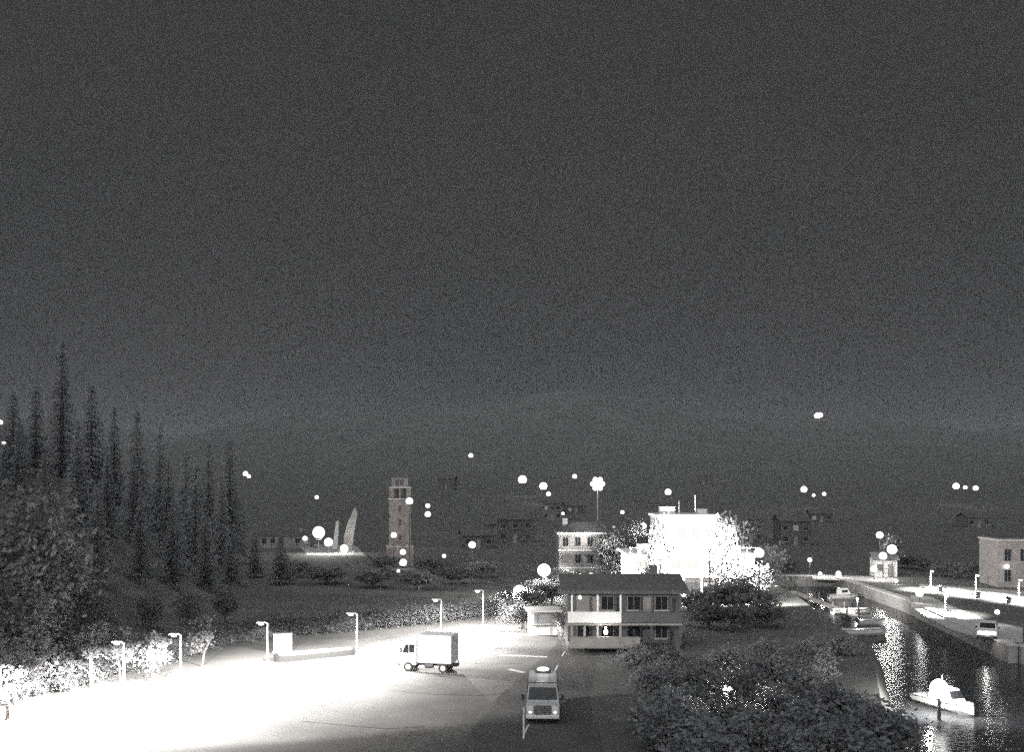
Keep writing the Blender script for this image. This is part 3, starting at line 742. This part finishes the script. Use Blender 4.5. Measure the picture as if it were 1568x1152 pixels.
for k in range(14): part('rail_post', MB().tube((14.4+k*1.18, 119.2, 5.75), (14.4+k*1.18, 119.2, 6.6), 0.03), M_polew, tb)
part('roof_rail', MB().tube((14.3, 119.2, 6.6), (29.9, 119.2, 6.6), 0.035), M_polew, tb)
forecourt = sheet('forecourt', [(14, 106), (31, 106), (33, 119.4), (13, 119.4)], M_lot, 0.006)

# brick clock-less bell tower
t = thing('bell_tower', 'slender stepped brick tower with louvred openings near its narrow top', 'tower', tuple(at(612, 866)), R(8))
part('base', MB().box((0,0,1.6), (4.6, 4.6, 3.6)), M_brick, t)
part('shaft', MB().box((0,0,7.5), (3.8, 3.8, 8.6)), M_brick, t)
part('string_course', MB().box((0,0,3.4), (4.7, 4.7, 0.22)), M_kerb, t)
part('string_course', MB().box((0,0,11.7), (4.05, 4.05, 0.24)), M_kerb, t)
for sx in (-1, 1):
    for sy in (-1, 1): part('belfry_pier', MB().box((sx*1.45, sy*1.45, 12.7), (0.8, 0.8, 1.8)), M_brick, t)
part('belfry_core', MB().box((0,0,12.7), (2.2, 2.2, 1.8)), M_dark, t)
for s in (-1, 1): part('belfry_mullion', MB().box((0, s*1.5, 12.7), (0.4, 0.5, 1.8)), M_brick, t)
part('cornice', MB().box((0,0,13.7), (3.9, 3.9, 0.25)), M_kerb, t)
part('lantern', MB().box((0,0,14.6), (2.9, 2.9, 1.6)), M_brick, t)
part('lantern_opening', MB().box((0.35,-1.46,14.6), (0.6, 0.06, 0.9)), M_dark, t)
part('lantern_opening', MB().box((-0.45,-1.46,14.6), (0.6, 0.06, 0.9)), M_dark, t)
part('roof', MB().loft([[(-1.6,-1.6,15.4),(1.6,-1.6,15.4),(1.6,1.6,15.4),(-1.6,1.6,15.4)], [(-1.1,-1.1,16.0),(1.1,-1.1,16.0),(1.1,1.1,16.0),(-1.1,1.1,16.0)]]), M_roof, t)
for z in (5.0, 7.6, 10.0):
    w_ = part('slit_window', MB().box((0.0,-1.905,z), (0.5, 0.05, 1.1)), M_dark, t); part('sill', MB().box((0,-1.98,z-0.6), (0.7, 0.18, 0.1)), M_kerb, w_)
for x, yy, h, rr, lb in ((627, 768, 0, .62, 'bright lamp on a tall mast beside the brick tower belfry'), (603, 820, 0, .5, 'lamp at mid height in front of the brick tower'),
                     (617, 846, 0, .5, 'low wide lamp at the foot of the brick tower'), (617, 862, 0, .65, 'lowest lamp standing on the path before the brick tower')):
    P = at_d(x, yy, 166 if yy > 840 else 169); globe_lamp((P.x, P.y, 0), P.z, rr, lb, None, 80 if yy < 840 else 60, E_far, 0.08)

# sail-shaped monument and quay lights
q = at(531, 846)
t = thing('sail_monument', 'pale curved sail-shaped monument rising beside a lit plaza', 'monument', tuple(q))
out = [(-0.9, 0), (-0.55, 3.4), (0.2, 6.2), (1.6, 9.2), (1.9, 9.4), (2.3, 8.0), (1.6, 4.5), (1.1, 0)]
part('sail', MB().loft([[(x, -0.25, z) for x, z in out], [(x, 0.25, z) for x, z in out]]), M_cream, t, 0.05)
part('plinth', MB().box((0.1, 0, 0.15), (3.4, 2.0, 0.5)), M_kerb, t)
for z in (2.5, 5.0): part('rib', MB().box((0.55+z*0.1, -0.3, z), (1.7, 0.12, 0.12)), M_kerb, t)
q = at(513, 843)
t = thing('slender_obelisk', 'slim white tapering obelisk next to the sail-shaped monument', 'obelisk', tuple(q))
part('shaft', MB().loft([[(-.55,-.5,0),(.55,-.5,0),(.55,.5,0),(-.55,.5,0)], [(0.3,-.3,6.3),(0.9,-.3,6.3),(0.9,.3,6.3),(0.3,.3,6.3)]]), M_white, t)
part('plinth', MB().box((0,0,0.1), (2.0, 1.6, 0.4)), M_kerb, t)
for x, yy, dd, rr, wt, lb in ((488, 816, 200, 1.25, 2600, 'large plaza globe lamp, the brightest near the sail monument'), (527, 843, 203, .85, 900, 'ground-level globe lamp at the foot of the sail monument'),
                          (503, 831, 201, .9, 1200, 'globe lamp over the plaza between the large lamp and the obelisk'), (467, 825, 202, .5, 300, 'small globe lamp at the end of the long low building')):
    P = at_d(x, yy, dd); globe_lamp((P.x, P.y, 0), max(P.z, rr), rr, lb, None, wt, E_far, 0.09)
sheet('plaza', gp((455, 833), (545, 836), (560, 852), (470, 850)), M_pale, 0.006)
def simple_house(loc, w_, d_, h_, rh, wallm, label, cat='house', nw=3, rows=1, lit=(), rz=0.0, group=None):
    t = thing('house', label, cat, loc, rz, group)
    part('wall', MB().box((0,0,h_/2-0.5), (w_, d_, h_+1.0)), wallm, t)
    rf = part('roof', gable_roof(-w_/2, w_/2, -d_/2, d_/2, h_-0.02, rh), M_roof, t)
    for s in (-1, 1): part('gable_wall', gable_end(s*(w_/2-0.12), -d_/2, d_/2, h_-0.03, rh*0.95), wallm, t)
    part('chimney', MB().box((w_*0.28, 0.2, h_+rh), (0.6, 0.6, 1.3)), wallm, rf)
    for r_ in range(rows):
        for k in range(nw):
            x = -w_/2 + w_*(k+0.5)/nw
            if r_ == 0 and k == nw//2:
                dr = part('door', MB().box((x, -d_/2-0.03, 1.0), (0.95, 0.08, 2.05)), M_deck, t); part('handle', MB().box((x+.35, -d_/2-0.1, 1.0), (0.06, 0.06, 0.2)), M_steel, dr)
            else: window(t, (x, -d_/2, 1.5+r_*2.6), min(1.2, w_/nw*0.55), 1.2, E_win if (r_, k) in lit else M_glass)
    return t
q = at(440, 838); simple_house(tuple(q), 11, 6, 2.6, 0.9, M_cream, 'long low shed with a pale wall running up to the plaza lamps', 'building', 6, 1, ((0, 5),), R(4))

# houses on the rising ground of the town
M_h1 = mat('dark_timber_wall', (0.085, 0.083, 0.082), 0.9, scale=1.5); M_h2 = mat('grey_timber_wall', (0.13, 0.128, 0.126), 0.9, scale=1.5)
hs = [(790, 782, 240, 9, 2, 'wide dark-walled house below the pair of hillside lamps', M_h1, ()),
      (760, 768, 270, 7, 1, 'low cottage beside the wide dark-walled house', M_h1, ()),
      (845, 741, 330, 6, 2, 'dark house between two globe lamps on the hillside, one window lit', M_h2, ((1, 0),)),
      (878, 739, 360, 7, 1, 'single-storey house with a lit window next to the hillside globe lamps', M_h1, ((0, 0),)),
      (685, 706, 520, 9, 2, 'lone house high on the hill under a single lamp', M_h1, ()),
      (930, 794, 210, 7, 1, 'low house with a pale wall behind the tall house front', M_h1, ()),
      (1072, 768, 280, 8, 1, 'low house with one lit window behind the terminal block', M_h2, ((0, 0),)),
      (1110, 800, 210, 8, 2, 'dark house rising behind the terminal roof', M_h1, ()),
      (1150, 780, 240, 6, 2, 'narrow grey-walled house behind the terminal, by dark trees', M_h2, ()),
      (1212, 792, 230, 7, 2, 'grey house below the lamp at the end of town', M_h1, ((1, 1),)),
      (1490, 752, 300, 7, 1, 'house below three lamps on the far shore', M_h2, ()),
      (1078, 716, 600, 10, 2, 'dim dark-walled house high above the terminal', M_h1, ()),
      (730, 790, 220, 7, 1, 'small house near the lamp between tower and trees', M_h1, ()),
      (1255, 768, 320, 7, 1, 'small house under the pair of faint lamps past the town', M_h1, ((0, 0),))]
for x, yy, d, w_, rows, lb, mm, lit in hs:
    P = at_d(x, yy, d); gz = height(P.x, P.y)
    simple_house((P.x, P.y, min(gz, P.z) if P.z > gz-3 else gz), w_, 6.5, 2.8*rows, 1.5, mm, lb, 'house', 3, rows, lit, R(rnd.uniform(-14, 14)))

# brick building at the right edge
t = thing('brick_building', 'pale brick building with tall windows beside the harbour road', 'building', (68.5, 136, 0), R(-6))
part('wall', MB().box((3.5,3.5,3.1), (9.0, 7, 6.8)), M_pinkb, t)
part('cornice', MB().box((3.5,3.5,6.55), (9.3, 7.3, 0.25)), M_kerb, t)
part('roof', MB().box((3.5,3.5,6.75), (8.8, 6.8, 0.2)), M_roof, t)
for r_ in range(2):
    for k in range(4): window(t, (0.3+k*2.1, 0.0, 1.6+r_*2.9), 0.9, 1.7, E_win if (r_, k) == (0, 1) else M_glass)
lp = part('wall_lamp', MB().box((0.1, -0.15, 3.1), (0.2, 0.3, 0.2)), M_steel, t); part('lens', MB().ball((0.1, -0.35, 2.95), 0.25, 10, 6), E_lamp, lp)

# ------------------------------------------------------------------ lamps and planting round the town centre
TL = [('shining globe lamp wrapped in lit leaves at the end of the car park lane', 795, 906, 112, .7, 16000, E_far),
      ('cool white street lamp above the trees by the tall house', 833, 874, 124, .8, 5000, E_blue),
      ('globe lamp flooding the foot of the tall house front', 905, 886, 130, .7, 12000, E_far),
      ('lamp over the white shop canopy behind the bushes', 846, 938, 101, .35, 3000, E_far),
      ('pair-top street lamp at the roofline left of the terminal block', 985, 806, 150, .5, 1500, E_far),
      ('small lamp just behind the terminal corner tree', 1000, 815, 146, .6, 1500, E_far),
      ('lamp above the low roofs at the far side of the terminal', 975, 818, 148, .5, 1200, E_far),
      ('lone lamp between the terminal and the harbour basin', 1133, 833, 150, .45, 300, E_far),
      ('lamp at the edge of the basin beside a lit bush', 1157, 862, 140, .5, 900, E_far),
      ('cool lamp low among the dark trees by the basin', 1145, 924, 104, .28, 120, E_blue),
      ('globe lamp standing alone on the far quay corner', 1240, 858, 152, .35, 300, E_far)]
for lb, x, yy, d, rr, wt, e in TL:
    P = at_d(x, yy, d); globe_lamp((P.x, P.y, 0), P.z, rr, lb, None, wt, e, 0.08)
TT = 'round-crowned street tree among the lit buildings of the town centre'
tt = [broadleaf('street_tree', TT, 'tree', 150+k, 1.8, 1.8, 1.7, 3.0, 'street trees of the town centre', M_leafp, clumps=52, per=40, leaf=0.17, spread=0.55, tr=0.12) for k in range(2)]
tsp = [(795, 905, 113.6, 1.0), (812, 915, 110, 0.8), (828, 895, 121, 1.1), (845, 905, 117, 0.9), (800, 958, 97, 0.75), (785, 950, 101, .6), (860, 880, 130, 1.0), (893, 905, 122, 0.8), (975, 820, 146, 1.2), (1000, 835, 141, 1.1),
       (1095, 905, 108, 1.0), (1125, 900, 106, 1.0), (1065, 915, 104, 0.9), (1150, 915, 103, 1.1), (1120, 860, 117, 1.0), (1150, 875, 118, 1.0), (1175, 930, 98, .9), (1110, 810, 128, 1.3), (1175, 850, 135, 1.2), (1085, 940, 97, .85),
       (870, 940, 92, .6), (1104, 812, 117.5, .8), (1012, 822, 117.5, .65), (1120, 945, 96, .9), (985, 890, 106, .7), (940, 830, 134, 1.0), (1205, 900, 160, 1.0), (1190, 880, 165, 1.3), (700, 900, 140, 1.2), (640, 915, 132, 1.2), (570, 915, 135, 1.2), (740, 880, 150, 1.2), (500, 905, 140, 1.3), (660, 885, 155, 1.3), (450, 900, 150, 1.3), (590, 890, 160, 1.3)]
for i, (x, yy, d, s) in enumerate(tsp):
    o = tt[i] if i < 2 else copy_tree(tt[i % 2])
    P = at_d(x, yy, d); k = max(0.55, min(2.2, P.z/3.6)); place(o, (P.x, P.y, height(P.x, P.y)), rnd.uniform(0, 6.28), (s*1.15, s*1.15, k))
    near = min((( 1.5, 112, 'street tree with leaves lit at the end of the car park lane'), (10.5, 134, 'street tree at the foot of the tall lit house front'),
                (19, 146, 'street tree behind the floodlit terminal, leaves lit'), (29, 118, 'street tree at the basin end of the floodlit terminal'), (25, 102, 'dark street tree between the guesthouse and the basin'),
                (5, 96, 'low dark tree beside the white kiosk'), (45, 162, 'dark tree behind the head of the harbour basin'), (-15, 140, 'dark round tree on the lawn before the brick tower'),
                (-30, 148, 'dark round tree on the lawn before the sail monument')), key=lambda q_: (q_[0]-P.x)**2 + (q_[1]-P.y)**2)
    o['label'] = near[2]
# white shop canopy behind the bushes
t = thing('shop_kiosk', 'small white kiosk with a flat canopy behind the dark bushes', 'kiosk', tuple(at(832, 972)), R(6))
part('wall', MB().box((0,0.6,1.1), (2.6, 2.2, 2.4)), M_white, t)
part('canopy', MB().box((0,0.1,2.4), (3.3, 3.6, 0.16)), M_white, t, 0.03)
part('counter', MB().box((0,-0.6,0.95), (2.3, 0.4, 0.08)), M_deck, t)
part('shutter', MB().box((0,-0.53,1.6), (1.9, 0.06, 1.0)), M_steel, t)
for s in (-1, 1): part('post', MB().tube((s*1.5, -1.5, -0.1), (s*1.5, -1.5, 2.35), 0.05), M_polew, t)

# ------------------------------------------------------------------ harbour: boats, jetty, kiosk, road lamps
def boat(loc, L_, W_, label, rz, cabin=True, group=None, lampw=0):
    t = thing('motorboat', label, 'boat', loc, rz, group)
    rings = []
    for f, wv, zk in ((-0.5, 0.92, 0.0), (-0.2, 1.0, -0.02), (0.15, 0.95, 0.02), (0.36, 0.6, 0.15), (0.5, 0.05, 0.38)):
        x = f*L_; b = W_/2*wv; zt = 0.62 + 0.25*max(0, f)
        rings.append([(x, -b, zt), (x, -b*0.85, 0.25+zk*.5), (x, -b*0.2, -0.25+zk), (x, b*0.2, -0.25+zk), (x, b*0.85, 0.25+zk*.5), (x, b, zt)])
    part('hull', MB().loft(rings), M_hull, t)
    part('rub_rail', MB().path([(-0.5*L_, -W_*0.47, 0.63), (0.15*L_, -W_*0.485, 0.67), (0.36*L_, -W_*0.31, 0.72), (0.5*L_, 0, 0.76)], [0.035]*4, 6)
         .path([(-0.5*L_, W_*0.47, 0.63), (0.15*L_, W_*0.485, 0.67), (0.36*L_, W_*0.31, 0.72), (0.5*L_, 0, 0.76)], [0.035]*4, 6), M_dark, t)
    if cabin:
        cb = part('cabin', MB().loft([[(-0.18*L_, -W_*.38, .6), (0.25*L_, -W_*.3, .66), (0.25*L_, W_*.3, .66), (-0.18*L_, W_*.38, .6)], [(-0.16*L_, -W_*.33, 1.55), (0.12*L_, -W_*.27, 1.5), (0.12*L_, W_*.27, 1.5), (-0.16*L_, W_*.33, 1.55)]]), M_hull, t, 0.04)
        for s in (-1, 1): part('window', MB().box((0.0, s*W_*0.335, 1.15), (0.2*L_, 0.05, 0.34)), M_glass, cb)
        part('windscreen', MB().poly([(0.215*L_, -W_*.26, .95), (0.215*L_, W_*.26, .95), (0.15*L_, W_*.24, 1.42), (0.15*L_, -W_*.24, 1.42)]), M_glass, cb)
    else:
        for x in (-0.25, 0.1): part('thwart', MB().box((x*L_, 0, 0.5), (0.3, W_*0.85, 0.05)), M_deck, t)
    part('outboard', MB().box((-0.5*L_-0.15, 0, 0.6), (0.3, 0.35, 0.55)), M_dark, t, 0.05)
    return t
bt = boat(tuple(at(1449, 1086, WZ)), 5.2, 2.1, 'small white cabin boat lying bow-on behind the dazzling mooring lamp', R(-72))
part('mast', MB().tube((-0.4, 0, 1.5), (-0.4, 0, 2.3), 0.03), M_polew, bt)
P = at(1438, 1103, WZ)
t = thing('mooring_lamp', 'dazzling lamp on a timber mooring pile before the cabin boat, glittering in the water', 'lamp', tuple(P))
part('pile', MB().tube((0,0,-2.6), (0,0,1.5), 0.13, 0.11, 10), M_bark, t)
part('bracket', MB().tube((0,0,1.45), (0,0,1.75), 0.07, 0.1, 10), M_dark, t)
part('globe', MB().ball((0,0,2.1), 0.58, 14, 10, (1, 1, 1.1)), E_lamp, t, smooth=True)
light('bulb', t, (0, 0.85, 2.2), 4000, 0.3)
bl = [(1291, 918, 4.0, 1.6, 'dim small cabin boat, the innermost moored by the jetty', 5, True), (1303, 941, 4.6, 1.8, 'white open boat lying brightest in the basin', 3, False),
      (1335, 958, 3.0, 1.4, 'short white dinghy behind the grey boat in the basin', 2, False), (1322, 973, 5.0, 1.7, 'long grey-white open boat nearest the shrubs in the basin', 4, False)]
for x, yy, L_, W_, lb, rz, cab_ in bl:
    boat(tuple(at(x, yy, WZ)), L_, W_, lb, R(rz), cab_)
t = thing('floating_jetty', 'narrow timber jetty on piles running out beside the moored boats', 'jetty', (38.5, 128, WZ))
for k in range(15): part('plank', MB().box((1.7, -13+k*1.8, 0.42), (1.3, 1.72, 0.08)), M_deck, t)
for k in range(6):
    for s in (-1, 1): part('pile', MB().tube((1.7+s*0.7, -12.5+k*5, -2.6), (1.7+s*0.7, -12.5+k*5, 1.4), 0.11, 0.1, 8), M_bark, t)
for x, yy, h, wt, lb in ((1297, 928, 3.6, 900, 'added short jetty lamp brightening the white open boat'),):
    P = at_d(x+16, yy-10, 118); globe_lamp((P.x, P.y, WZ+0.4), max(1.5, P.z-WZ-0.4), 0.14, lb, None, wt, E_lamp, 0.05)  # lamp added to whiten the moored boats
# harbour office and lit quay head
t = thing('harbour_office', 'small white harbour office hut with pitched roof, brightly lit', 'building', tuple(at(1356, 884)), R(-8))
part('wall', MB().box((0,1.5,1.2), (3.4, 3.0, 2.8)), M_white, t)
part('roof', gable_roof(-1.7, 1.7, 0, 3.0, 2.58, 1.0), M_roof, t)
for s in (-1, 1): part('gable_wall', gable_end(s*1.6, 0, 3.0, 2.55, 0.92), M_white, t)
window(t, (-0.8, 0, 1.5), 0.9, 0.9, E_win); dr = part('door', MB().box((0.8,-0.03,1.0), (0.9,0.08,2.0)), M_deck, t); part('handle', MB().box((1.1,-0.1,1.0), (0.05,0.06,0.18)), M_steel, dr)
for x, yy, d, rr, wt, lb in ((1347, 820, 152, .55, 500, 'high globe lamp at the top of the harbour office lights'), (1366, 842, 150, .75, 450, 'large globe lamp over the harbour office roof'), (1352, 852, 149, .6, 600, 'second lamp hanging close by the harbour office gable'),
                         (1338, 872, 147, .5, 250, 'low lamp on the quay before the harbour office'), (1284, 881, 150, .4, 400, 'low lamp along the lit quay path'), (1256, 884, 151, .3, 200, 'last low lamp at the end of the lit quay path'), (1372, 894, 140, .3, 80, 'bollard lamp at the quay corner by the office')):
    P = at_d(x, yy, d); globe_lamp((P.x, P.y, 0), max(P.z, rr+.2), rr, lb, None, wt, E_far, 0.08)
o = broadleaf('quay_tree', 'lit bushy tree leaning over the harbour office lamps', 'tree', 171, 1.6, 1.5, 2.2, 4.4, None, M_leafp, clumps=45, per=36, leaf=0.17, spread=0.5, tr=0.12)
P = at_d(1362, 850, 153); place(o, (P.x, P.y, 0))
for i, (x, yy, d, h_) in enumerate([(1494, 884, 127, 0), (1425, 892, 133, 0), (1560, 893, 121, 0), (1620, 880, 118, 0)]):
    P = at_d(x, yy, d); lamp_post((P.x, P.y, 0), max(P.z, 2.6), 0.3, 'white lamp post along the far side of the harbour road', 'lamp posts of the harbour road', 9000, 0.2, rz=R(90), spread=138)
for i, (x, yy, d) in enumerate([(1449, 913, 114), (1527, 938, 100), (1408, 922, 117)]):
    P = at_d(x, yy, d); globe_lamp((P.x, P.y, 0), max(P.z, 1.3), (0.22, .22, .4)[i], ('knee-high globe lamp on the verge inside the harbour road loop', 'globe lamp post on the verge behind the parked car', 'bright globe lamp at the tip of the quay apron')[i], None, (40, 40, 60)[i], E_lamp, 0.05)
P = at_d(1462, 938, 108); lamp_post((P.x-0.6, P.y+1, 0), 2.8, 0.3, 'low lamp post lighting the middle of the quay apron', None, 7000, 0.2, rz=R(60), spread=130)
for x, yy in ((1498, 915), (1545, 924), (1440, 906)):
    q = at(x, yy); t = thing('bollard', 'squat black mooring bollard on the bright harbour road', 'bollard', tuple(q), 0, 'bollards on the harbour road')
    part('shaft', MB().tube((0,0,-0.1), (0,0,0.55), 0.3, 0.24, 12), M_dark, t); part('cap', MB().ball((0,0,0.6), 0.36, 12, 6, (1,1,.5)), M_dark, t)
ql = [(1462, 880, 150, 1.0), (1478, 878, 148, .8), (1440, 885, 152, .8), (1515, 880, 150, 1.1), (1420, 880, 160, 1.0), (1390, 870, 165, 1.2)]
for i, (x, yy, d, s) in enumerate(ql):
    o = copy_tree(tt[i % 2]); o['label'] = 'small tree on the harbour peninsula behind the road'; o['group'] = 'trees on the harbour peninsula'
    P = at_d(x, yy, d); k = max(0.5, min(2, P.z/3.6)); place(o, (P.x, P.y, 0), rnd.uniform(0, 6.28), (s, s, k))

# ------------------------------------------------------------------ night haze
hz = struct('haze', MB().box((0, 2000, 108), (4600, 4300, 228)), M_ground, 'stuff')
m = bpy.data.materials.new('night_haze'); m.use_nodes = True
N, L = m.node_tree.nodes, m.node_tree.links
N.remove(N['Principled BSDF'])
v = N.new('ShaderNodeVolumePrincipled'); v.inputs['Color'].default_value = (0.92, 0.95, 1.0, 1); v.inputs['Density'].default_value = 0.00013
v.inputs['Anisotropy'].default_value = 0.0
L.new(v.outputs['Volume'], N['Material Output'].inputs['Volume'])
hz.data.materials.clear(); hz.data.materials.append(m)
